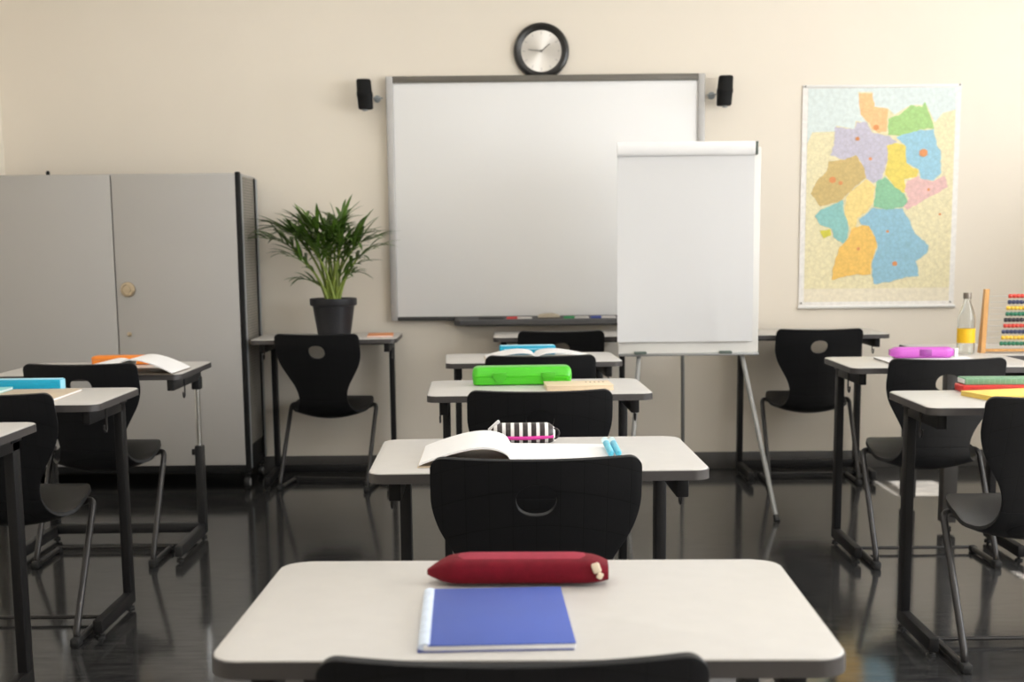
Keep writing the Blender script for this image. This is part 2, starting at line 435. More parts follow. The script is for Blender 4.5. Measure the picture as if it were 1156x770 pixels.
# window wall on the right: three window bays, solid piers between
ZS, ZT = .88, 2.418
BAYS = [(-1.7, .9), (1.2, 4.57), (4.85, 6.42)]
wb = MB(); T = .16
def wseg(y0, y1, z0, z1): wb.box((XR + T / 2, (y0 + y1) / 2, (z0 + z1) / 2), (T, y1 - y0, z1 - z0))
wseg(YB, YF, 0, ZS); wseg(YB, YF, ZT, ZC)
edges = [YB] + [v for b in BAYS for v in b] + [YF]
for i in range(0, len(edges), 2): wseg(edges[i], edges[i + 1], ZS, ZT)
ZS3 = 1.52                                   # unseen far bay: sill raised to dim the right of the back wall
wseg(BAYS[2][0], BAYS[2][1], ZS, ZS3)
struct(wb.build('wall_right', 'wall_side'))
for i, (y0, y1) in enumerate(BAYS):
    if i == 2: ZS = ZS3
    f = MB(); fw = .05
    for y in (y0 + fw / 2, y1 - fw / 2): f.box((XR + .08, y, (ZS + ZT) / 2), (.06, fw * .2, ZT - ZS))
    f.box((XR + .08, (y0 + y1) / 2, ZS + .02), (.06, y1 - y0, .04))
    f.box((XR + .08, (y0 + y1) / 2, 2.241), (.03, y1 - y0, .036))
    k = max(1, round((y1 - y0) / 1.0))
    for j in range(1, k): f.box((XR + .08, y0 + (y1 - y0) * j / k, (ZS + ZT) / 2), (.05, .05, ZT - ZS))
    struct(f.build('window_%d' % (i + 1), 'frame_white'))
    struct(MB().box((XR - .04, (y0 + y1) / 2, ZS - .015), (.16, y1 - y0 + .06, .03), .006).build('trim_%d' % (i + 1), 'frame_white'))
# unseen slabs added outside the far bay, block the sun except at one pane
blocker = MB()
blocker.box(((XR + .16 + 4.6) / 2, 5.36, 2.50), (4.6 - XR - .16, 1.24, .03))
blocker.box(((XR + .16 + 4.6) / 2, 6.72, 2.50), (4.6 - XR - .16, .68, .03))
blocker.box(((3.818 + 4.6) / 2, 6.18, 2.50), (4.6 - 3.818, .40, .03))
struct(blocker.build('trim_9', 'concrete'))

# ------------------------------------------------------------------ school desks
def make_desk(label, x, y, rz=0., h=.71, w=.70, d=.47, telescopic=False, bar=False):
    """x, y: middle of the edge the pupil sits at; the desk runs away from there in +Y"""
    t = thing('school_desk', label, 'desk', (x, y, 0), rz, 'single school desks')
    r = .036
    top = MB().prism(rounded_rect(w - .004, d - .004, r, 8, 0, d / 2), h - .0195, h, .0025, 3).build('tabletop', 'laminate', t)
    eb = MB()
    o_ = rounded_rect(w, d, r + .002, 8, 0, d / 2); i_ = rounded_rect(w - .005, d - .005, r, 8, 0, d / 2)
    z0, z1 = h - .0215, h - .0022
    eb.ring_loft([[(a, b, z0) for a, b in i_], [(a, b, z0) for a, b in o_], [(a, b, z0 + (z1 - z0) * .5) for a, b in o_],
                  [(a, b, z1) for a, b in o_], [(a, b, z1 + .0006) for a, b in i_], [(a, b, z0) for a, b in i_]], cap=False)
    eb.build('edge_band', 'edge', top)
    rm = 'black_metal' if telescopic else 'steel'
    zr = h - .0215
    for s in (-1, 1):
        xr = s * (w / 2 - .052)
        rail = MB().box((xr, d / 2, zr - .0225), (.026, d - .10, .045), .003).build('side_rail', rm, t)
        # small bag hook under the rail
        hx = xr + s * .016
        hp = [(hx, .20, zr - .005), (hx, .20, zr - .075), (hx, .193, zr - .085), (hx, .18, zr - .085), (hx, .172, zr - .075), (hx, .172, zr - .062)]
        MB().tube(fillet(hp, .008, 4), .003, 8).build('bag_hook', 'tube', rail)
        yl = d - .075
        if telescopic:
            lg = MB().box((xr, yl, .20), (.032, .045, .36), .004).build('leg', rm, t)
            MB().tube([(xr, yl, .36), (xr, yl, zr - .045)], .0115, 14).build('chrome_tube', 'chrome', lg)['label'] = 'chrome height adjustable tube'
            MB().box((xr, yl, zr - .058), (.034, .05, .05), .004).build('tube_socket', rm, lg)
            MB().lathe([(.0, 0), (.013, 0), (.013, .022), (0, .022)], 12, (xr - .03, yl, .352), 'X').build('clamp_knob', 'black_metal', lg)
        else:
            lg = MB().box((xr, yl, (zr + .03) / 2), (.026, .050, zr - .03), .003).build('leg', rm, t)
            MB().box((xr, yl, zr - .012), (.030, .075, .02), .003).build('leg_plate', rm, lg)
        ft = MB().box((xr, d / 2, .038), (.028, d - .10, .042), .004).build('foot', rm, t)
        for yy in (.075, d - .07):
            MB().lathe([(.006, 0.017), (.006, .008), (.014, .006), (.014, 0), (0, 0)], 14, (xr, yy, 0)).build('glide', 'rubber', ft)
    MB().box((0, d - .06, zr - .018), (w - .13, .022, .034), .003).build('cross_rail', rm, t)
    if bar: MB().box((0, d - .085, .045), (w - .12, .03, .04), .003).build('floor_bar', rm, t)
    return t

DK = {}
DK['A'] = make_desk('light grey desk nearest the camera, with red pencil case and blue notebook', .012, 1.409, -1.2, w=.718)
DK['B'] = make_desk('light grey desk with striped pencil case and big open book, second in the middle row', .052, 2.632, 1.2, d=.485)
DK['C'] = make_desk('light grey desk with bright green case, third in the middle row', .083, 4.025, 1.6)
DK['D'] = make_desk('middle desk with cyan case and open book, just before the empty wall desk', .085, 5.158, 2.8, d=.46)
DK['E'] = make_desk('empty wall desk under the pen tray, half hidden by the flip chart', .255, 6.285, 0, h=.73, bar=True)
DK['P'] = make_desk('desk by the wall carrying the potted palm, right of the grey cabinet', -.905, 6.275, 1.0, h=.73, bar=True)
DK['W'] = make_desk('empty desk against the wall below the map, right of the flip chart', 1.452, 6.275, 0, h=.73, bar=True)
DK['L1'] = make_desk('desk in front of the cabinet with orange case, its legs chrome and height adjustable', -1.562, 4.785, .5, h=.712, d=.545, telescopic=True, bar=True)
DK['L2'] = make_desk('left desk with long cyan case and flat books', -1.557, 3.795, .5, h=.72)
DK['L3'] = make_desk('desk corner cut off by the left picture edge, nearest in the left row', -1.603, 2.99, 0, h=.715)
DK['R1'] = make_desk('right desk with purple case on a white notebook', 1.552, 4.655, -.5, h=.722)
DK['R2'] = make_desk('right desk with yellow notebook and green and red books', 1.475, 3.535, -.5, h=.718, d=.43)

# ------------------------------------------------------------------ school chairs
SPINE = [(-.292, .757), (-.285, .73), (-.274, .692), (-.258, .65), (-.240, .602), (-.222, .555), (-.206, .510), (-.192, .468), (-.176, .426), (-.154, .386),
         (-.122, .355), (-.078, .341), (-.03, .350), (.02, .371), (.07, .392), (.12, .409), (.16, .415), (.19, .411), (.205, .402)]
HALF = [.205, .205, .2055, .204, .190, .163, .136, .121, .120, .134, .160, .181, .191, .193, .187, .172, .150, .124, .100]
def catm(a, n):
    """smooth resample of a list of tuples, n points"""
    out = []; m = len(a) - 1
    for k in range(n):
        u = k / (n - 1) * m; i = min(int(u), m - 1); t = u - i
        p0, p1, p2, p3 = a[max(i - 1, 0)], a[i], a[i + 1], a[min(i + 2, m)]
        out.append(tuple(.5 * (2 * p1[q] + (p2[q] - p0[q]) * t + (2 * p0[q] - 5 * p1[q] + 4 * p2[q] - p3[q]) * t * t + (3 * p1[q] - p0[q] - 3 * p2[q] + p3[q]) * t ** 3) for q in range(len(p1))))
    return out
FINE = catm([(y, z, w) for (y, z), w in zip(SPINE, HALF)], 361)
ARC = [0.]
for a, b in zip(FINE[:-1], FINE[1:]): ARC.append(ARC[-1] + math.hypot(b[0] - a[0], b[1] - a[1]))
TOT = ARC[-1]
def at_arc(l):
    l = min(max(l, 0), TOT); lo = 0
    while lo < 359 and ARC[lo + 1] < l: lo += 1
    t = (l - ARC[lo]) / max(1e-9, ARC[lo + 1] - ARC[lo])
    return [FINE[lo][q] * (1 - t) + FINE[lo + 1][q] * t for q in range(3)]
def half_at(l):
    w = at_arc(l)[2]
    for dist, r in ((l, .026), (TOT - l, .06)):
        if dist < r: w = w - r + math.sqrt(max(0, r * r - (r - dist) ** 2))
    return w
def surf(s, l):
    """s across -1..1, l arc length from the top of the back"""
    y, z, _ = at_arc(l); w = half_at(l); x = s * w
    q = (x / .2) ** 2
    a, b = at_arc(max(0, l - .004)), at_arc(min(TOT, l + .004))
    ty, tz = b[0] - a[0], b[1] - a[1]; n = math.hypot(ty, tz); ny, nz = -tz / n, ty / n     # towards the sitter (+y, +z)
    K = ((0, .022), (.38, .022), (.47, .046), (.56, .048), (.62, .034), (.70, .010), (.80, -.010))     # how far the edges curl up
    for (l0, k0), (l1, k1) in zip(K[:-1], K[1:]):
        if l <= l1: break
    k = k0 + (k1 - k0) * min(1, (l - l0) / (l1 - l0))
    return Vector((x, y + ny * k * q, z + nz * k * q))
def shell_mesh(l0, l1, ns, nl, hole=None):
    bm = bmesh.new()
    ls = []
    for j in range(nl + 1):
        t = j / nl; l = l0 + (l1 - l0) * t
        ls.append(l)
    if l0 == 0: ls = [0, .001, .003, .006, .010, .015, .020, .026] + [l for l in ls if l > .03]
    if abs(l1 - TOT) < 1e-6: ls = [l for l in ls if l < TOT - .055] + [TOT - v for v in (.05, .042, .034, .026, .018, .012, .007, .003, .001, 0)]
    V = [[bm.verts.new(surf(-1 + 2 * i / ns, l)) for i in range(ns + 1)] for l in ls]
    skip = set()
    if hole:
        (hc, hrx, hrl, i0, i1) = hole
        j0 = min(range(len(ls)), key=lambda j: abs(ls[j] - (hc - hrl - .016))); j1 = min(range(len(ls)), key=lambda j: abs(ls[j] - (hc + hrl + .016)))
        loop = [(i, j0) for i in range(i0, i1)] + [(i1, j) for j in range(j0, j1)] + [(i, j1) for i in range(i1, i0, -1)] + [(i0, j) for j in range(j1, j0, -1)]
        for j in range(j0, j1):
            for i in range(i0, i1): skip.add((i, j))
        prev = [V[j][i] for i, j in loop]
        for k in (.5, 1.):
            cur = []
            for (i, j) in loop:
                ex = (-1 + 2 * i / ns) * half_at(ls[j]); el = ls[j] - hc
                a = math.atan2(el / hrl, ex / hrx)
                # rounded "D": flatter on the upper side
                px = hrx * math.copysign(abs(math.cos(a)) ** .85, math.cos(a)); pl = hrl * math.copysign(abs(math.sin(a)) ** (.9 if el < 0 else 1.), math.sin(a))
                x, l = ex + (px - ex) * k, hc + el + (pl - el) * k
                cur.append(bm.verts.new(surf(x / half_at(l), l)))
            m = len(loop)
            for q in range(m): bm.faces.new((prev[q], prev[(q + 1) % m], cur[(q + 1) % m], cur[q]))
            prev = cur
        for j in range(j0 + 1, j1):
            for i in range(i0 + 1, i1): bm.verts.remove(V[j][i]); V[j][i] = None
    for j in range(len(ls) - 1):
        for i in range(ns):
            if (i, j) in skip: continue
            bm.faces.new((V[j][i], V[j][i + 1], V[j + 1][i + 1], V[j + 1][i]))
    bmesh.ops.recalc_face_normals(bm, faces=bm.faces)
    return bm
def shell(name, bm, parent):
    me = bpy.data.meshes.new(name); bm.to_mesh(me); bm.free()
    me.materials.append(M['chair'])
    o = bpy.data.objects.new(name, me); COL.objects.link(o); o.parent = parent
    so = o.modifiers.new('s', 'SOLIDIFY'); so.thickness = .011; so.offset = 0; so.use_even_offset = True
    bv = o.modifiers.new('b', 'BEVEL'); bv.width = .0035; bv.segments = 3; bv.limit_method = 'ANGLE'; bv.angle_limit = R(50)
    return baked(o)
CG = 'black plastic school chairs'
def make_chair(label):
    t = thing('school_chair', label, 'chair', (0, 0, 0), 0, CG)
    lm = .345
    bk = shell('backrest', shell_mesh(0, lm, 28, 34, (.086, .0395, .034, 10, 18)), t)
    shell('seat', shell_mesh(lm, TOT, 28, 26), t)
    for s in (-1, 1):
        path = [(s * .09, .045, .360), (s * .155, .04, .376), (s * .216, .010, .404), (s * .216, -.238, .014), (s * .216, .03, .014)]
        lg = MB().tube(fillet(path, .058, 9), .0105, 12).build('frame_tube', 'tube', t)
        MB().box((s * .216, -.222, .014), (.027, .05, .028), .006).build('glide', 'rubber', lg)
        MB().box((s * .216, .02, .0125), (.025, .03, .025), .005).build('glide', 'rubber', lg)
    MB().tube([(-.216, .03, .017), (.216, .03, .017)], .0062, 10).build('crossbar', 'tube', t)
    MB().box((0, .055, .358), (.20, .06, .018), .006).build('seat_bracket', 'black_metal', t)
    return t
CH = [
    ('black chair in the foreground, only its top edge showing at the bottom of the picture', -0.004, 1.57, 0),
    ('black chair with a round grip hole directly behind the red pencil case', 0.04, 2.785, 0.5),
    ('black chair behind the striped pencil case, at the desk with the green case', 0.07, 3.965, 1),
    ('black chair behind the bright green case, at the desk with the cyan case', 0.097, 5.15, 1),
    ('black chair at the wall desk under the pen tray, behind the cyan case', 0.229, 6.53, 0),
    ('black chair in front of the potted palm, right of the cabinet', -0.89, 6.48, -8),
    ('black chair under the wall map, right of the flip chart leg', 1.45, 6.5, 0),
    ('black chair at the left desk with the orange case', -1.556, 4.99, 0),
    ('black chair cut by the left picture edge, at the desk with the long cyan case', -1.52, 4.01, 0),
    ('black chair at the right desk with the purple case', 1.515, 4.85, 0),
    ('black chair cut by the right picture edge, at the desk with the yellow notebook', 1.44, 3.69, 0),
]
c0 = make_chair(CH[0][0]); c0.scale = (.985, .985, .985); c0.location = (CH[0][1], CH[0][2], 0); c0.rotation_euler = (0, 0, R(CH[0][3]))
for lb, x, y, a in CH[1:]: dup(c0, (x, y, 0), a, lb).scale = (1, 1, 1)

# ------------------------------------------------------------------ grey cabinet on casters
def make_cabinet():
    x0, x1, y0, y1, zb, zt = -2.49, -1.278, 6.30, 6.74, .10, 1.515
    t = thing('storage_cabinet', 'tall light grey two-door metal cabinet on casters in the left corner', 'cabinet', ((x0 + x1) / 2, (y0 + y1) / 2, 0))
    cx, cy = (x0 + x1) / 2, (y0 + y1) / 2
    W, D = x1 - x0, y1 - y0; ox, oy = -cx, -cy
    MB().box((0, .01, (zb + zt) / 2), (W - .03, D - .035, zt - zb), .004).build('body', 'cab_black', t)
    MB().box((0, .0, zt - .006), (W - .012, D - .03, .012), .003).build('top_panel', 'alu_light', t)
    seam = -1.884 + ox
    dx0, dx1 = -W / 2 + .012, W / 2 - .022
    for a, b, side in ((dx0, seam - .003, 0), (seam + .003, dx1, 1)):
        dr = MB().box(((a + b) / 2, -D / 2 + .009, (.125 + zt - .004) / 2), (b - a, .018, zt - .004 - .125), .002).build('door', 'cab_door', t)
        if side:
            kx, kz = -1.826 + ox, .975
            MB().lathe([(.0, .0), (.034, .0), (.036, .004), (.034, .010), (.026, .012), (.025, .006), (.015, .006), (.014, .012), (0, .013)], 28, (kx, -D / 2, kz), 'Y').build('knob', 'brass', dr)
            MB().lathe([(.0, .0), (.011, .0), (.011, .005), (.004, .006), (0, .003)], 18, (kx - .004, -D / 2, kz - .212), 'Y').build('lock', 'brass', dr)
    # corner posts and perforated side
    for s in (-1, 1):
        MB().box((s * (W / 2 - .011), -D / 2 + .018, (zb + zt) / 2 + .003), (.022, .036, zt - zb + .006), .006).build('corner_post', 'cab_black', t)
        MB().box((s * (W / 2 - .006), -D / 2 + .050, (zb + zt) / 2), (.014, .028, zt - zb), .006).build('post_trim', 'alu', t)
        MB().box((s * (W / 2 - .006), D / 2 - .028, (zb + zt) / 2 - .004), (.016, .040, zt - zb - .008), .008).build('post_trim', 'alu', t)
        MB().box((s * (W / 2 - .006), D / 2 - .056, (zb + zt) / 2 - .004), (.012, .018, zt - zb - .008), .004).build('corner_post', 'cab_black', t)
        MB().box((s * (W / 2 - .011), .005, (zb + zt) / 2 + .05), (.008, D - .12, zt - zb - .12), .001).build('perforated_panel', 'perf', t)
    MB().box((0, .0, .105), (W - .02, D - .02, .035), .004).build('plinth', 'cab_black', t)
    for sx in (-1, 1):
        for sy in (-1, 1):
            x, y = sx * (W / 2 - .03), sy * (D / 2 - .055)
            c = MB().lathe([(0, -.012), (.030, -.012), (.033, -.008), (.033, .008), (.030, .012), (0, .012)], 24, (x + .004, y, .033), 'X').build('caster', 'rubber', t)
            MB().lathe([(0, -.014), (.019, -.014), (.019, .014), (0, .014)], 20, (x + .004, y, .033), 'X').build('hub', 'alu_light', c)
            MB().box((x - .0, y + .0, .079), (.05, .045, .022), .004).build('fork', 'cab_black', c)
    MB().lathe([(0, 0), (.009, 0), (.009, .012), (.005, .02), (0, .021)], 14, (-2.192 + ox, -D / 2 + .05, zt)).build('top_peg', 'cab_black', t)
make_cabinet()

# ------------------------------------------------------------------ interactive whiteboard with tray and pens
def make_board():
    x0, x1, z0, z1 = -.622, .972, .788, 2.004
    t = thing('whiteboard', 'large wall-mounted whiteboard with grey frame and pen tray', 'whiteboard', ((x0 + x1) / 2, YF, z0))
    W, H = x1 - x0, z1 - z0
    MB().box((0, -.0215, H / 2), (W - .03, .037, H - .03), .002).build('writing_surface', 'wb', t)
    MB().box((0, -.026, H - .016), (W - .06, .050, .032), .003).build('top_rail', 'taupe', t)
    MB().box((0, -.026, .010), (W - .06, .050, .020), .003).build('bottom_rail', 'darkrail', t)
    for s in (-1, 1):
        MB().box((s * (W / 2 - .018), -.028, H / 2), (.036, .054, H), .007).build('side_rail', 'alu_light', t)
    prof = [(-.001, .020), (-.001, -.022), (-.085, -.028), (-.105, -.018), (-.108, .002), (-.100, .008), (-.090, .002), (-.055, .000), (-.052, .020)]
    tx0, tx1 = -.297 - (x0 + x1) / 2, .64 - (x0 + x1) / 2
    rings = []
    for x, k in ((tx0, .6), (tx0 + .012, .85), (tx0 + .03, 1), (tx1 - .03, 1), (tx1 - .012, .85), (tx1, .6)):
        rings.append([(x, -.02 + y * k, z * (.5 + .5 * k)) for y, z in prof])
    MB().ring_loft(rings).build('pen_tray', 'tray', t)
    return t
make_board()
def marker(px, m, label, y=6.706):
    X = (px - 578) / 221.
    z = .788 + .0095
    t = thing('whiteboard_marker', label, 'marker', (X, y, z - .009), 0, 'markers in the pen tray')
    MB().lathe([(0, -.035), (.0085, -.035), (.009, -.03), (.009, .055), (.005, .062), (0, .062)], 16, (0, 0, .009), 'X').build('barrel', 'mk_body' if m != 'mk_black' else 'mk_black', t)
    MB().lathe([(0, -.068), (.0095, -.066), (.0105, -.03), (.0105, -.012), (0, -.012)], 16, (0, 0, .009), 'X').build('cap', m, t)
marker(554, 'mk_black', 'black marker at the left end of the pen tray')
marker(586, 'mk_red', 'red-capped marker in the pen tray left of the beige eraser')
marker(650, 'mk_green', 'green-capped marker in the pen tray right of the beige eraser')
marker(680, 'mk_blue', 'blue-capped marker in the pen tray beside the flip chart')
t = thing('board_eraser', 'beige arched board eraser in the middle of the pen tray', 'eraser', ((618.5 - 578) / 221., 6.704, .7885))
MB().ring_loft([[(x, sy * .017, z) for sy, z in ((-1, .014), (-1, .014 + a * .7), (0, .014 + a), (1, .014 + a * .7), (1, .014))] for x, a in ((-.056, .006), (-.05, .014), (-.02, .021), (.02, .021), (.05, .014), (.056, .006))]).build('grip', 'felt', t)
MB().box((0, 0, .007), (.108, .034, .014), .002).build('felt_pad', 'felt_dk', t)

# ------------------------------------------------------------------ clock and speakers
t = thing('wall_clock', 'round wall clock with black rim and silver face above the whiteboard', 'clock', (.156, YF, 2.124))
MB().lathe([(.10, 0), (.137, 0), (.139, .012), (.134, .026), (.122, .032), (.108, .028), (.104, .016), (.10, .014)], 64, (0, 0, 0), 'Y').build('rim', 'clock_rim', t)
fc = MB().lathe([(0, .004), (.106, .004), (.106, .0145), (0, .0145)], 64, (0, 0, 0), 'Y').build('dial', 'dial', t)
tk = MB()
for k in range(12):
    a = R(30 * k); tk.box((math.sin(a) * .088, -.0152, math.cos(a) * .088), (.004, .001, .014), rot=Matrix.Rotation(a, 3, 'Y'))
tk.build('hour_marks', 'alu_light', fc)
def hand(name, ang, ln, w, y):
    a = R(ang)
    MB().box((math.sin(a) * ln * .42, y, math.cos(a) * ln * .42), (w, .0015, ln), .0004, rot=Matrix.Rotation(a, 3, 'Y')).build(name, 'clock_hand', t)
hand('hour_hand', 51, .060, .005, -.017); hand('minute_hand', 276, .072, .0035, -.0185)
MB().lathe([(0, .0145), (.006, .0145), (.006, .022), (0, .022)], 20, (0, 0, 0), 'Y').build('hand_hub', 'clock_hand', t)

def speaker(x, side, label):
    t = thing('wall_speaker', label, 'speaker', (x, 6.70, 1.912), 0, 'small black speakers beside the whiteboard')
    rings = []
    n = 20
    for z, k, lean in ((-.072, .82, 0), (-.069, .93, 0), (-.062, .97, 0), (-.012, 1.0, 0), (-.008, 1.06, 0), (.008, 1.06, 0), (.012, 1.0, 0), (.062, .96, 0), (.069, .92, 0), (.073, .8, 0)):
        sh = -side * z * .06
        ring = []
        for q in range(n):
            a = 2 * PI * q / n
            ring.append((sh + .038 * k * math.copysign(abs(math.cos(a)) ** .7, math.cos(a)), .034 * k * math.copysign(abs(math.sin(a)) ** .8, math.sin(a)), z))
        rings.append(ring)
    MB().ring_loft(rings).build('housing', 'spk', t)
    s = side
    br = MB().tube([(s * .03, .02, -.012), (s * .045, .05, -.012), (s * .052, .0985, -.012)], .0035, 10).build('bracket', 'alu', t)
    MB().lathe([(0, 0), (.018, 0), (.018, .006), (0, .008)], 20, (s * .052, .0995, -.012), 'Y').build('wall_plate', 'alu', br)
    MB().tube([(s * .045, .05, -.012), (s * .083, .06, -.012)], .003, 8).build('cable', 'alu', t)
    MB().lathe([(0, -.082), (.012, -.08), (.014, -.073), (0, -.07)], 16).build('bottom_knob', 'alu', t)
speaker(-.722, 1, 'small black speaker on the wall left of the whiteboard')
speaker(1.062, -1, 'small black speaker on the wall right of the whiteboard')

# ------------------------------------------------------------------ wall map
def make_map():
    O = (1.468, 6.795, .826)
    t = thing('wall_map', 'coloured map of Germany with white border hanging on the right of the wall', 'map', O)
    W, H = .797, 1.117
    cols = {'land': (0.794, 0.720, 0.460), 'sea': (0.658, 0.734, 0.720), 'cream': (0.801, 0.728, 0.566), 'white': (0.825, 0.794, 0.756), 'SH': (0.855, 0.534, 0.251), 'MV': (0.365, 0.598, 0.212), 'NI': (0.534, 0.505, 0.605), 'ST': (0.772, 0.624, 0.115), 'BB': (0.310, 0.559, 0.698), 'SN': (0.772, 0.494, 0.471), 'TH': (0.251, 0.534, 0.323), 'NW': (0.591, 0.437, 0.166), 'HE': (0.855, 0.664, 0.251), 'RP': (0.251, 0.529, 0.505), 'SL': (0.637, 0.591, 0.046), 'BW': (0.855, 0.529, 0.115), 'BY': (0.275, 0.505, 0.637), 'dot': (0.685, 0.267, 0.082)}
    P = {
    'sea': [(.027,1.11),(.775,1.103),(.779,.992),(.707,.977),(.668,.93),(.624,1.017),(.543,1.018),(.464,.971),(.43,1.003),(.357,1.012),(.347,1.083),(.278,1.084),(.293,.973),(.327,.933),(.27,.942),(.263,.902),(.173,.919),(.165,.891),(.052,.888),(.027,.833)],
    'SH': [(.282,1.076),(.351,1.079),(.361,1.012),(.43,.999),(.426,.888),(.385,.881),(.352,.901),(.343,.925),(.293,.973),(.283,1.036)],
    'MV': [(.432,.948),(.496,.975),(.543,1.018),(.601,1.006),(.616,1.033),(.625,1.009),(.66,.922),(.665,.898),(.596,.899),(.516,.864),(.434,.872)],
    'NI': [(.165,.915),(.263,.902),(.274,.938),(.327,.933),(.353,.885),(.434,.868),(.484,.836),(.436,.821),(.434,.749),(.408,.653),(.368,.633),(.331,.654),(.308,.726),(.274,.774),(.218,.751),(.144,.772),(.163,.823)],
    'ST': [(.428,.817),(.468,.832),(.526,.816),(.532,.732),(.595,.691),(.588,.663),(.523,.652),(.541,.591),(.517,.583),(.475,.612),(.424,.677),(.438,.749)],
    'BB': [(.475,.86),(.596,.895),(.665,.898),(.68,.818),(.701,.794),(.71,.682),(.67,.642),(.604,.655),(.595,.699),(.532,.732),(.526,.812)],
    'SN': [(.539,.643),(.596,.667),(.604,.651),(.67,.638),(.726,.666),(.745,.609),(.673,.57),(.6,.53),(.544,.498),(.519,.515),(.55,.555),(.525,.595)],
    'TH': [(.38,.637),(.424,.665),(.475,.612),(.525,.579),(.543,.539),(.519,.511),(.437,.499),(.371,.516),(.378,.573)],
    'NW': [(.136,.744),(.218,.751),(.274,.774),(.313,.718),(.33,.662),(.278,.622),(.231,.574),(.199,.542),(.101,.519),(.05,.584),(.082,.648),(.129,.696)],
    'HE': [(.331,.654),(.377,.613),(.367,.532),(.339,.492),(.291,.46),(.284,.404),(.26,.396),(.225,.485),(.231,.566),(.279,.614)],
    'RP': [(.101,.503),(.215,.55),(.225,.477),(.243,.428),(.244,.364),(.22,.331),(.17,.364),(.161,.405),(.103,.426),(.073,.471)],
    'SL': [(.1,.397),(.153,.405),(.158,.373),(.121,.357)],
    'BW': [(.308,.42),(.35,.419),(.384,.362),(.394,.313),(.367,.232),(.365,.175),(.274,.171),(.167,.148),(.17,.201),(.204,.315),(.244,.355),(.26,.404)],
    'BY': [(.299,.452),(.372,.512),(.437,.499),(.519,.507),(.563,.425),(.589,.376),(.657,.319),(.65,.278),(.594,.238),(.613,.164),(.539,.156),(.457,.133),(.383,.125),(.373,.166),(.371,.232),(.398,.313),(.384,.362),(.35,.419),(.308,.428)]}
    dots = [(.615,.781,.020),(.372,.909,.014),(.28,.854,.010),(.348,.754,.008),(.159,.651,.016),(.299,.304,.008),(.487,.227,.012),(.647,.598,.007),(.445,.39,.007),(.709,.474,.006),(.20,.635,.010)]
    keys = list(cols); mats = [map_mat('map_' + k, cols[k], {'white': 0., 'cream': .1, 'sea': .08, 'dot': 0}.get(k, .26)) for k in keys]
    b = MB()
    def off(p, k): return [(x, -.003 - .00018 * k, z) for x, z in p]
    b.mi = keys.index('white'); b.box((W / 2, -.001, H / 2), (W, .002, H))
    b.mi = keys.index('land'); b.poly3(off([(.027, 1.103), (.770, 1.103), (.770, .103), (.027, .103)], 0))
    b.mi = keys.index('cream'); b.poly3(off([(.027, .103), (.770, .103), (.770, .036), (.027, .036)], 0))
    b.mi = keys.index('sea'); b.poly3(off([(x, min(z, 1.103)) for x, z in [(min(x, .770), z) for x, z in P['sea']]], 1))
    rnd = random.Random(3)
    for i, k in enumerate(k for k in P if k != 'sea'):
        b.mi = keys.index(k)
        pts = P[k]; fine = []
        for q, p in enumerate(pts):                       # wobbly coast / border lines
            n_ = pts[(q + 1) % len(pts)]; L_ = math.hypot(n_[0] - p[0], n_[1] - p[1]); m_ = max(1, int(L_ / .014))
            for u in range(m_):
                f = u / m_; fine.append((p[0] + (n_[0] - p[0]) * f + (rnd.uniform(-.0035, .0035) if u else 0), p[1] + (n_[1] - p[1]) * f + (rnd.uniform(-.0035, .0035) if u else 0)))
        b.poly3(off(fine, 2 + i))
    b.mi = keys.index('dot')
    for x, z, r in dots: b.poly3(off([(x + r * math.cos(a * PI / 6) * (1 + .2 * (a % 2)), z + r * math.sin(a * PI / 6)) for a in range(12)], 18))
    b.build('map_sheet', mats, t, flat=True)
    MB().lathe([(0, 0), (.009, 0), (.009, W + .006), (0, W + .006)], 14, (-.003, -.010, .010), 'X').build('bottom_rod', 'frame_white', t)
    MB().box((W / 2, -.004, H - .004), (W + .002, .006, .014), .002).build('top_strip', 'frame_white', t)
    for x, z in ((.012, H - .004), (W - .010, H - .002), (.012, .03), (W - .02, .03)):
        MB().lathe([(0, .004), (.005, .004), (.005, .009), (0, .011)], 12, (x, 0, z), 'Y').build('pin', 'pin', t)
make_map()

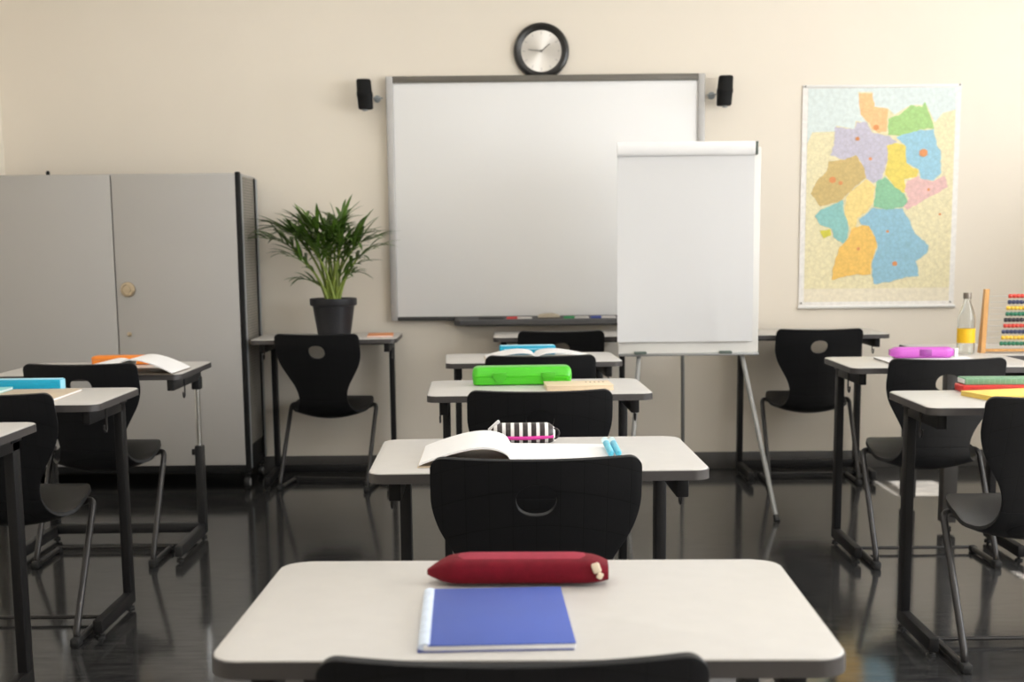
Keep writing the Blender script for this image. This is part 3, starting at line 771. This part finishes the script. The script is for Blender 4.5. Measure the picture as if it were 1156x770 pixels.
# ------------------------------------------------------------------ flip chart easel and its pad
def make_flip():
    bx0, bx1, bz0, bz1, by = .470, 1.094, .672, 1.580, 5.885
    cx = (bx0 + bx1) / 2
    t = thing('flip_chart_easel', 'white flip chart easel with thin grey tripod legs in front of the whiteboard', 'flip chart', (cx, by, 0))
    MB().box((.0, .0, (bz0 + bz1) / 2), (bx1 - bx0, .014, bz1 - bz0), .004).build('board', 'board_white', t)
    MB().box((0, -.012, bz0 + .004), (bx1 - bx0, .030, .012), .003).build('ledge', 'leg_grey', t)
    for x in (-.215, .165): MB().box((x, -.02, bz0 + .013), (.055, .026, .012), .003).build('clip', 'clip', t)
    MB().box((.0, .012, bz1 - .030), (bx1 - bx0 - .01, .012, .05), .003).build('clamp_bar', 'clip', t)
    for s in (-1, 1):
        x0 = s * .187; z1 = 1.05
        foot = Vector((s * .315 + .010, -.435, 0)); top = Vector((x0 - s * .09, .31, 1.22))
        # the leg passes just behind the lower edge of the board
        mid = Vector((s * .228 + .012, .024, .69))
        d = (mid - foot); top = foot + d * 1.55
        lg = MB().tube([foot + d * .03, top], .0105, 12).build('leg', 'leg_grey', t)
        MB().tube([foot + Vector((0, 0, .001)), foot + d * .035], .0125, 12).build('rubber_foot', 'rubber', lg)
    rt = Vector((.008, .27, 1.05)); rf = Vector((.072, .70, 0))
    lg = MB().tube([rf + (rt - rf) * .03, rt], .009, 12).build('leg', 'leg_grey', t)
    MB().tube([rf, rf + (rt - rf) * .035], .011, 12).build('rubber_foot', 'rubber', lg)
    MB().box((0, .285, 1.06), (.36, .035, .05), .005).build('leg_hinge', 'leg_grey', t)
    MB().box((0, .14, 1.10), (.05, .30, .03), .004).build('hinge_arm', 'leg_grey', t)
    p = thing('flip_chart_pad', 'blank white paper pad hanging on the flip chart easel', 'paper pad', (.7645, 5.8765, .733))
    W, H = .60, .830
    bm = bmesh.new(); nx, nz = 24, 40
    def sheet(x, z):
        u, v = x / W, z / H
        w = .004 * math.sin(u * 5 + v * 2) + .003 * math.sin(v * 9 - u * 3)
        crease = .004 * math.exp(-((u - .12 - .12 * (1 - v)) / .03) ** 2) * max(0, 1 - v * 2.2)
        low = max(0, 1 - v)
        return -.006 - w * low - crease - .010 * low ** 2 * (.5 + abs(u))
    vs = [[bm.verts.new((-W / 2 + W * i / nx, sheet(-W / 2 + W * i / nx, H * j / nz), H * j / nz)) for i in range(nx + 1)] for j in range(nz + 1)]
    for j in range(nz):
        for i in range(nx): bm.faces.new((vs[j][i], vs[j][i + 1], vs[j + 1][i + 1], vs[j + 1][i]))
    mb = MB(); mb.bm.free(); mb.bm = bm
    o = mb.build('top_sheet', 'paper_pad', p)
    so = o.modifiers.new('s', 'SOLIDIFY'); so.thickness = .004; so.offset = -1; baked(o)
    MB().box((0, .0012, H / 2 + .01), (W - .008, .004, H - .02), .001).build('sheet_block', 'paper', p)
    prof = []
    for k in range(11):
        a = R(-90 + 18 * k); prof.append((-.016 - .012 * math.cos(a) , H + .012 + .030 * math.sin(a)))
    prof += [(.0, H + .042), (.0, H - .018)]
    MB().ring_loft([[(x, y, z) for y, z in prof] for x in (-W / 2 - .002, W / 2 + .0)]).build('binding_roll', 'paper', p)
    MB().box((W / 2 + .008, -.013, H + .012), (.008, .026, .058), .002).build('roll_end', 'clip', p)
make_flip()

# ------------------------------------------------------------------ potted palm
def make_palm():
    t = thing('potted_palm', 'green potted palm in a black pot on the wall desk', 'plant', (-.878, 6.49, .73), 0)
    MB().lathe([(0, .002), (.078, .002), (.080, .006), (.102, .150), (.112, .152), (.115, .158), (.115, .186), (.110, .188), (.106, .186), (.098, .160), (.094, .158), (0, .158)], 40).build('pot', 'pot', t)
    MB().lathe([(0, .150), (.095, .152), (.096, .166), (.06, .172), (0, .175)], 30).build('soil', 'soil', t)
    rnd = random.Random(11)
    # (azimuth degrees, lean reach in metres, rise in metres, leaflet length)
    F = [(188, .16, .37, .17), (172, .19, .32, .17), (205, .14, .34, .16), (155, .09, .39, .16), (135, .05, .36, .16), (100, .04, .40, .13), (215, .09, .38, .16),
         (60, .06, .36, .15), (25, .09, .33, .17), (5, .12, .27, .16), (-15, .13, .31, .17), (-45, .08, .31, .16), (-75, .05, .34, .15), (-110, .06, .33, .15),
         (-140, .10, .31, .15), (195, .13, .24, .14), (12, .10, .20, .13), (178, .11, .13, .09), (40, .03, .40, .16), (-90, .03, .25, .14), (-8, .07, .16, .10)]
    for az, reach, rise, ll in F:
        a = R(az); dr = Vector((math.cos(a), math.sin(a) * .8, 0))
        b0 = Vector((rnd.uniform(-.035, .035), rnd.uniform(-.035, .035), .165)) + dr * .015
        p1 = b0 + Vector((0, 0, rise * .55)) + dr * reach * .18
        p2 = b0 + Vector((0, 0, rise)) + dr * reach
        tip = p2 + dr * reach * .55 + Vector((0, 0, -.02 + rise * .04))
        pts = []
        for k in range(17):
            u = k / 16
            pts.append(b0 * (1 - u) ** 3 + p1 * 3 * u * (1 - u) ** 2 + p2 * 3 * u * u * (1 - u) + tip * u ** 3)
        st = MB().tube(pts[:11], [.0075 - .0004 * k for k in range(11)], 8).build('stem', 'stem', t)
        fr = MB().tube(pts[9:], [.0032 - .0003 * k for k in range(8)], 6)
        side = dr.cross(Vector((0, 0, 1))).normalized()
        for k in range(7, 17, 1 if rise > .3 else 2):
            base = pts[k]; tg = (pts[min(k + 1, 16)] - pts[k - 1]).normalized()
            f = (k - 7) / 9
            for s in (-1, 1):
                L = ll * (.75 + .5 * math.sin(PI * (.2 + .75 * f))) * rnd.uniform(.85, 1.12)
                d = (tg * (.55 + .55 * f) + side * s * (1.0 - .5 * f) + Vector((0, 0, rnd.uniform(.1, .6)))).normalized()
                d = (d + Vector((rnd.uniform(-.3, .3), rnd.uniform(-.3, .3), rnd.uniform(-.15, .3)))).normalized()
                wv = d.cross(Vector((0, 0, 1))).normalized(); up = wv.cross(d)
                lp = []; dp = rnd.uniform(.12, .55)
                for q in range(7):
                    u = q / 6
                    c = base + d * L * u + Vector((0, 0, -1)) * L * dp * u * u
                    w = .0088 * (math.sin(PI * min(1, .12 + u * .88)) ** .7) + .0003
                    lp.append((c - wv * w + up * w * .35, c, c + wv * w + up * w * .35))
                V = [[fr.bm.verts.new(p) for p in row] for row in lp]
                for x, y in zip(V[:-1], V[1:]):
                    for i in (0, 1): fr.bm.faces.new((x[i], x[i + 1], y[i + 1], y[i]))
        fr.build('frond', 'leaf', t, ang=180, flat=True)
make_palm()

# ------------------------------------------------------------------ things on the desks
def open_book(name, label, loc, rz, wl, wr, d, hl, hr, cover, under='paper', thick=.004, grp=None, brown=False):
    """open book, spine along local y at x = 0; the pages of each side rise to an arch hl / hr high"""
    t = thing(name, label, 'book', loc, rz, grp)
    MB().box(((wr - wl) / 2, 0, .0012), (wl + wr, d, .0024), .0008).build('cover', cover, t)
    for s, w, h in ((-1, wl, hl), (1, wr, hr)):
        n = 22; top = []; bot = []
        for k in range(n + 1):
            u = k / n
            z = .0035 + h * (math.sin(PI * min(1, u * 1.0) ** .62) ** .9 if u < 1 else 0) + .004 * (1 - u)
            top.append((s * w * .985 * u, z + thick)); bot.append((s * w * .985 * u, max(.0026, z - .0)))
        prof = top + bot[::-1]
        b = MB()
        if s < 0: prof = prof[::-1]
        b.ring_loft([[(x, -d / 2 + .004, z) for x, z in prof], [(x, d / 2 - .004, z) for x, z in prof]])
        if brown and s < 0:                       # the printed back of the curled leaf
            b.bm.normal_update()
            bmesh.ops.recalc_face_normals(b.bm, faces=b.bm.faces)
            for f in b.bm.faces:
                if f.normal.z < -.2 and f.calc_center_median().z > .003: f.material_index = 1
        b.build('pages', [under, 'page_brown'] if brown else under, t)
    return t
def flat_book(name, label, cat, loc, rz, w, d, h, cover, pages='paper', grp=None, spine=None):
    t = thing(name, label, cat, loc, rz, grp)
    MB().box((.0, 0, h / 2), (w - .003, d - .004, h - .002), .0006).build('pages', pages, t)
    MB().box((0, 0, h - .0008), (w, d, .0016), .0006).build('cover', cover, t)
    MB().box((0, 0, .0008), (w, d, .0016), .0006).build('back_cover', cover, t)
    return t
def soft_case(t, L, D, H, m, name='body', e1=.2, taper=.5, n=20, power=.55, ends=(.35, .35)):
    """zipped pouch along local x"""
    rings = []
    for k in range(25):
        u = -1 + 2 * k / 24
        dist = (1 - abs(u)) * L / 2; el = ends[0] if u < 0 else ends[1]; tp = taper[0 if u < 0 else 1] if isinstance(taper, tuple) else taper
        q = min(1, dist / (L * (.17 if u < 0 and isinstance(taper, tuple) else .12)))
        kz = tp + (1 - tp) * math.sin(q * PI / 2); ky = el + (1 - el) * math.sin(q * PI / 2)
        ring = []
        for i in range(n):
            a = 2 * PI * i / n
            y = D / 2 * ky * math.copysign(abs(math.cos(a)) ** power, math.cos(a)); z = H / 2 * kz * math.copysign(abs(math.sin(a)) ** power, math.sin(a))
            ring.append((u * L / 2, y, H / 2 + z - (0 if z > 0 else 0) - H / 2 * (1 - kz) * .35))
        rings.append(ring)
    return MB().ring_loft(rings).build(name, m, t)

# front desk: red pencil case and blue notebook
t = thing('pencil_case', 'long crimson zipped pencil case on the front desk', 'pencil case', (.003, 1.752, .7125), -1.5)
soft_case(t, .246, .066, .034, 'red', ends=(.12, .75), taper=(.22, .62))
b = MB(); rings = []
for k in range(15):
    u = -1 + 2 * k / 14; q = min(1, (1 - abs(u)) / .22); wd = .026 * (.25 + .75 * math.sin(q * PI / 2)); z = .0325 - .006 * (1 - math.sin(q * PI / 2))
    rings.append([(.006 + u * .100, .004 - wd, z - .004), (.006 + u * .100, .004 - wd * .8, z + .0015), (.006 + u * .100, .004, z + .0028), (.006 + u * .100, .004 + wd * .8, z + .0015), (.006 + u * .100, .004 + wd, z - .004)])
b.ring_loft(rings).build('zip_panel', 'red_top', t)
pl = MB(); pl.box((.106, -.0335, .025), (.011, .006, .014), .0022, rot=Matrix.Rotation(R(-20), 3, 'Y')); pl.box((.111, -.0345, .0145), (.008, .005, .009), .002, rot=Matrix.Rotation(R(25), 3, 'Y'))
pl.build('zip_pull', 'cream', t)

t = thing('notebook', 'blue spiral notebook with pale binding on the front desk', 'notebook', (-.027, 1.565, .7105), 2)
MB().box((.004, 0, .004), (.172, .246, .006), .001).build('pages', 'paper', t)
MB().box((.007, 0, .0078), (.168, .248, .0016), .0006).build('cover', 'blue', t)
MB().box((.0, 0, .0007), (.178, .248, .0014), .0005).build('back_cover', 'blue_dk', t)
b = MB()
for k in range(32):
    y = -.119 + .238 * k / 31
    b.tube([(-.081 + .0058 * math.cos(a), y, .0056 + .0036 * math.sin(a)) for a in [2 * PI * q / 12 for q in range(12)]], .0022, 6, closed=True)
b.build('spiral_binding', 'bind', t)

# second desk: open book, striped pencil case, two light blue pens
HB = .7102
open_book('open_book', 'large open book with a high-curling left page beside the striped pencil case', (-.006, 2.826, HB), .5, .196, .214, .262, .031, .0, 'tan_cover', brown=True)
t = thing('pencil_case', 'black and white striped pencil case with magenta zip', 'pencil case', (.020, 3.022, .7105), 1)
soft_case(t, .150, .052, .048, 'stripe', power=.8, ends=(.5, .6), taper=.62)
b = MB()
b.tube([(x, -.0265 + .010 * (x / .075) ** 4, .0155 + .003 * (x / .075) ** 2) for x in [-.068 + .138 * k / 12 for k in range(13)]], .0042, 8)
b.build('zip', 'pink', t)
MB().box((-.066, -.008, .043), (.034, .010, .008), .003, rot=Matrix.Rotation(R(-42), 3, 'Y')).build('fabric_tag', 'tag_white', t)
MB().tube(fillet([(.066, -.010, .034), (.080, -.012, .036), (.086, -.012, .022), (.076, -.014, .012), (.069, -.014, .014)], .01, 4), .0024, 8).build('pull_loop', 'blk_fab', t)
for k, (x, lb) in enumerate(((.2055, 'left one of two light blue pens on the open book'), (.2215, 'right one of two light blue pens on the open book'))):
    t = thing('felt_pen', lb, 'pen', (x, 2.855, HB + .0082), 0, 'light blue pens on the open book')
    MB().lathe([(0, -.100), (.0050, -.099), (.0072, -.090), (.0072, .050), (0, .050)], 16, (0, 0, .0080), 'Y').build('barrel', 'pen_blue', t).rotation_euler = (0, 0, PI)
    MB().lathe([(0, .090), (.0079, .090), (.0074, .098), (.0055, .105), (0, .106)], 16, (0, 0, .0080), 'Y').build('cap', 'pen_tip', t).rotation_euler = (0, 0, PI)

# third desk: green case and pale yellow book
t = thing('pencil_case', 'bright green hard plastic case with two latches', 'pencil case', (.028, 4.345, .7105), 2)
b = MB(); rings = []
for z, k in ((0, .010), (.004, .003), (.026, 0), (.027, .002), (.030, .002), (.031, 0), (.050, .003), (.057, .008), (.060, .016)):
    rings.append([(x, y, z) for x, y in rounded_rect(.328 - 2 * k, .098 - 2 * k, max(.012, .022 - k * .5), 6)])
MB().ring_loft(rings).build('shell', 'green', t)
for x in (-.075, .085):
    l = MB().prism([(-.023, 0), (-.010, -.020), (.010, -.020), (.023, 0), (.023, .012), (-.023, .012)], 0, .005, .001)
    o = l.build('latch', 'green_dk', t); o.rotation_euler = (R(90), 0, 0); o.location = (x, -.0485, .030)
t = flat_book('exercise_book', 'pale yellow book with small brown marks before the green case', 'book', (.207, 4.200, .7103), 3, .212, .150, .016, 'wood_pale', 'wood_pale')
b = MB()
for k in range(5): b.box((.028 + .014 * k, .030, .0162), (.004, .020, .0006))
b.build('printed_marks', 'mark', t)

# fourth desk: cyan case and open book
t = thing('pencil_case', 'cyan pencil case behind the white open book on the fourth middle desk', 'pencil case', (.060, 5.545, .7105), 2.8)
MB().box((0, 0, .019), (.235, .07, .038), .006, 3).build('body', 'cyan', t)
MB().box((0, -.002, .0372), (.222, .058, .003), .001).build('lid', 'cyan_light', t)
MB().box((0.0, -.036, .024), (.20, .003, .004), .001).build('zip', 'cyan_light', t)
open_book('open_book', 'open book with both pages arched before the cyan case', (.090, 5.34, .7103), 2.8, .205, .225, .22, .022, .022, 'tan_cover')

# plant desk: orange book
flat_book('orange_book', 'thin orange book lying right of the potted palm', 'book', (-.652, 6.505, .7303), 4, .125, .21, .008, 'orange_book')

# left desks
t = thing('pencil_case', 'orange plastic pencil case on the desk before the cabinet', 'pencil case', (-1.553, 5.235, .7123), 1)
rings = []
for z, k in ((0, .006), (.004, .001), (.028, 0), (.033, .004), (.035, .012)):
    rings.append([(x, y, z) for x, y in rounded_rect(.235 - 2 * k, .075 - 2 * k, .018, 6)])
MB().ring_loft(rings).build('shell', 'orange', t)
MB().box((0, -.0365, .021), (.215, .003, .004), .001).build('lid_seam', 'orange_book', t)
open_book('open_book', 'open book with a high-arching right page beside the orange case', (-1.45, 4.905, .7123), -2, .16, .215, .25, .032, .046, 'book_dark')
t = thing('pencil_case', 'long cyan box-shaped pencil case on the second left desk', 'pencil case', (-1.595, 4.205, .7203), 1)
MB().box((0, 0, .018), (.30, .05, .036), .003, 2).build('body', 'cyan', t)
MB().box((.1505, 0, .018), (.003, .046, .033), .001).build('end_cap', 'cyan_light', t)
MB().box((0, .0, .0362), (.296, .045, .002), .0008).build('lid', 'cyan_light', t)
flat_book('closed_book', 'tan book lying flat right of the pale teal booklet', 'book', (-1.478, 4.020, .7203), 1, .225, .285, .009, 'tan_cover')
flat_book('closed_booklet', 'pale teal booklet on the tan book at the left picture edge', 'booklet', (-1.66, 4.045, .7296), 1, .16, .21, .008, 'teal_cover')

# right desks
flat_book('white_notebook', 'white notebook under the purple case', 'notebook', (1.545, 4.875, .7223), -1, .35, .27, .008, 'paper', 'book_dark')
t = thing('pencil_case', 'purple pencil case with dark clasp on the white notebook', 'pencil case', (1.538, 4.955, .7305), -1)
rings = []
for k in range(13):
    u = -1 + 2 * k / 12; q = math.sqrt(max(0, 1 - max(0, abs(u) - .84) ** 2 / .0256)) if abs(u) > .84 else 1
    q = .55 + .45 * q
    rings.append([(u * .119, y * q, .0205 + z * q) for y, z in rounded_rect(.056, .041, .014, 5)])
MB().ring_loft(rings).build('shell', 'purple', t)
MB().box((.008, -.0275, .0205), (.046, .006, .026), .002).build('clasp', 'purple_dk', t)
MB().box((.124, 0, .0205), (.014, .046, .032), .004).build('end_cap', 'paper', t)
t = thing('pencil_case', 'red flat box under the green checked book on the right desk', 'pencil case', (1.55, 3.925, .7183), -2)
MB().box((0, 0, .011), (.43, .085, .022), .004, 3).build('body', 'red_plastic', t)
MB().box((0, -.0425, .0115), (.40, .002, .003), .0008).build('seam', 'mk_red', t)
t = thing('checked_book', 'green checked spiral book on top of the red box', 'book', (1.56, 3.930, .7406), -2)
MB().box((0, 0, .0095), (.43, .075, .019), .002).build('cover', 'plaid', t)
MB().box((-.2155, 0, .0095), (.004, .066, .013), .001).build('page_edge', 'paper', t)
t = flat_book('yellow_notebook', 'yellow notebook lying askew before the red box', 'notebook', (1.425, 3.775, .7183), 14, .21, .155, .014, 'yellow_cover', 'yellow_cover')

# ------------------------------------------------------------------ side table with bottle and abacus
t = thing('side_table', 'white side table with thick dark legs behind the right desks', 'table', (2.19, 5.235, 0))
W, D, H = .94, .63, .712
tp = MB().prism(rounded_rect(W, D, .008, 3, 0, D / 2), H - .022, H, .002).build('tabletop', 'laminate', t)
o_ = rounded_rect(W + .004, D + .004, .01, 3, 0, D / 2); i_ = rounded_rect(W - .002, D - .002, .008, 3, 0, D / 2)
MB().ring_loft([[(a, b_, H - .0235) for a, b_ in i_], [(a, b_, H - .0235) for a, b_ in o_], [(a, b_, H - .002) for a, b_ in o_], [(a, b_, H - .0018) for a, b_ in i_]], cap=False).build('edge_band', 'edge', tp)
for sx in (-1, 1):
    for y in (.045, D - .045):
        lg = MB().box((sx * (W / 2 - .045), y, (H - .0235 + .03) / 2), (.058, .058, H - .0235 - .03), .004).build('leg', 'table_leg', t)
        MB().lathe([(.008, .032), (.008, .012), (.018, .010), (.018, 0), (0, 0)], 14, (sx * (W / 2 - .045), y, 0)).build('glide', 'rubber', lg)
for y in (.045, D - .045): MB().box((0, y, H - .055), (W - .148, .02, .06), .002).build('apron', 'table_leg', t)

t = thing('glass_bottle', 'clear glass bottle with yellow label on the side table', 'bottle', (1.832, 5.33, .7125))
KB = .92
out = [(0, .001), (.034, .001), (.0375, .005), (.0375, .135), (.036, .150), (.028, .178), (.0175, .203), (.0145, .215), (.0145, .240)]
inn = [(.0115, .240), (.0120, .214), (.0145, .202), (.0250, .177), (.0335, .149), (.0350, .134), (.0350, .008), (0, .006)]
MB().lathe([(a * KB, b_) for a, b_ in out + inn], 40).build('glass', 'glass', t)
MB().ring_loft([[(r * math.cos(2 * PI * k / 40), r * math.sin(2 * PI * k / 40), z) for k in range(40)] for r, z in ((.0348, .045), (.0354, .045), (.0354, .103), (.0348, .103), (.0348, .045))], cap=False).build('label', 'label_yellow', t)
MB().lathe([(.0148, .222), (.0165, .222), (.0165, .243), (.0155, .246), (0, .246)], 28).build('cap', 'cap', t)

t = thing('abacus', 'wooden abacus with rows of coloured beads at the right picture edge', 'abacus', (2.075, 5.36, .7125), -3)
for s in (-1, 1):
    b = MB()
    b.ring_loft([[(s * (.165 - z * .045) + x, y * k, z) for x, y in ((-.009, -.055), (.009, -.055), (.009, .055), (-.009, .055))] for z, k in ((0.0, .46), (.03, .42), (.20, .26), (.258, .22))])
    b.build('side_board', 'wood', t)
MB().box((0, 0, .010), (.31, .04, .010), .003).build('base_bar', 'wood', t)
rows = ['bead_red', 'bead_navy', 'bead_yellow', 'bead_green', 'bead_black', 'bead_red', 'bead_navy', 'bead_yellow', 'bead_green']
for i, m in enumerate(rows):
    z = .229 - i * .0240
    w = MB().tube([(-.146, 0, z), (.146, 0, z)], .0016, 6).build('wire', 'wire', t)
    for k in range(10):
        MB().lathe([(.002, -.0078), (.0065, -.0072), (.0088, -.003), (.0088, .003), (.0065, .0072), (.002, .0078)], 14, (-.058 - i * .0035 + .0158 * k + .002 * (i % 2), 0, z), 'X').build('bead', m, w)

# ------------------------------------------------------------------ light
w = bpy.data.worlds.new('sky'); scene.world = w; w.use_nodes = True
bg = w.node_tree.nodes['Background']
bg.inputs['Color'].default_value = (.97, .995, 1.02, 1); bg.inputs['Strength'].default_value = 8.6
for (y0, y1), ZS in zip(BAYS, (.88, .88, ZS3)):
    ld = bpy.data.lights.new('window_portal', 'AREA'); ld.shape = 'RECTANGLE'; ld.size = ZT - ZS; ld.size_y = y1 - y0
    ld.cycles.is_portal = True
    lo = bpy.data.objects.new('window_portal', ld); COL.objects.link(lo)
    lo.location = (XR + .155, (y0 + y1) / 2, (ZS + ZT) / 2); lo.rotation_euler = (0, R(90), 0)
for y in (.9, 3.3, 5.6):                      # unseen fill lights added under the ceiling to brighten the upper wall
    for x in (-.95, 1.25):
        ld = bpy.data.lights.new('ceiling_fill', 'AREA'); ld.shape = 'RECTANGLE'; ld.size = 1.4; ld.size_y = .25
        ld.energy = (7 if y > 5 else 13.5) * (.75 if x > 0 else 1.05); ld.color = (1, .985, .965)
        lo = bpy.data.objects.new('ceiling_fill', ld); COL.objects.link(lo); lo.location = (x, y, ZC - .03)
sd = bpy.data.lights.new('sun', 'SUN'); sd.energy = 90; sd.angle = R(.5); sd.color = (1, .94, .84)
so = bpy.data.objects.new('sun', sd); COL.objects.link(so)
so.rotation_euler = (0, R(35), 0)

# ------------------------------------------------------------------ camera
cd = bpy.data.cameras.new('camera'); cam = bpy.data.objects.new('camera', cd); COL.objects.link(cam)
F_PX = 1488.
cd.sensor_fit = 'HORIZONTAL'; cd.sensor_width = 36; cd.lens = 36 * F_PX / 1156
cd.shift_y = 104.9 / 1156; cd.shift_x = -2.13 / 1156
cd.clip_start = .05
cam.matrix_world = Matrix.Translation((0, 0, 1.165)) @ Matrix.Rotation(R(90 - 8.1424), 4, 'X') @ Matrix.Rotation(-.0100, 4, 'Z')
cd.dof.use_dof = True; cd.dof.focus_distance = 2.9; cd.dof.aperture_fstop = 6.5
scene.camera = cam

scene.view_settings.view_transform = 'Standard'
scene.view_settings.look = 'None'
scene.view_settings.gamma = 1
scene.view_settings.exposure = 0
scene.view_settings.use_curve_mapping = False
scene.cycles.use_denoising = True
scene.cycles.max_bounces = 10
scene.cycles.diffuse_bounces = 6
scene.cycles.transmission_bounces = 8
scene.cycles.sample_clamp_indirect = 8
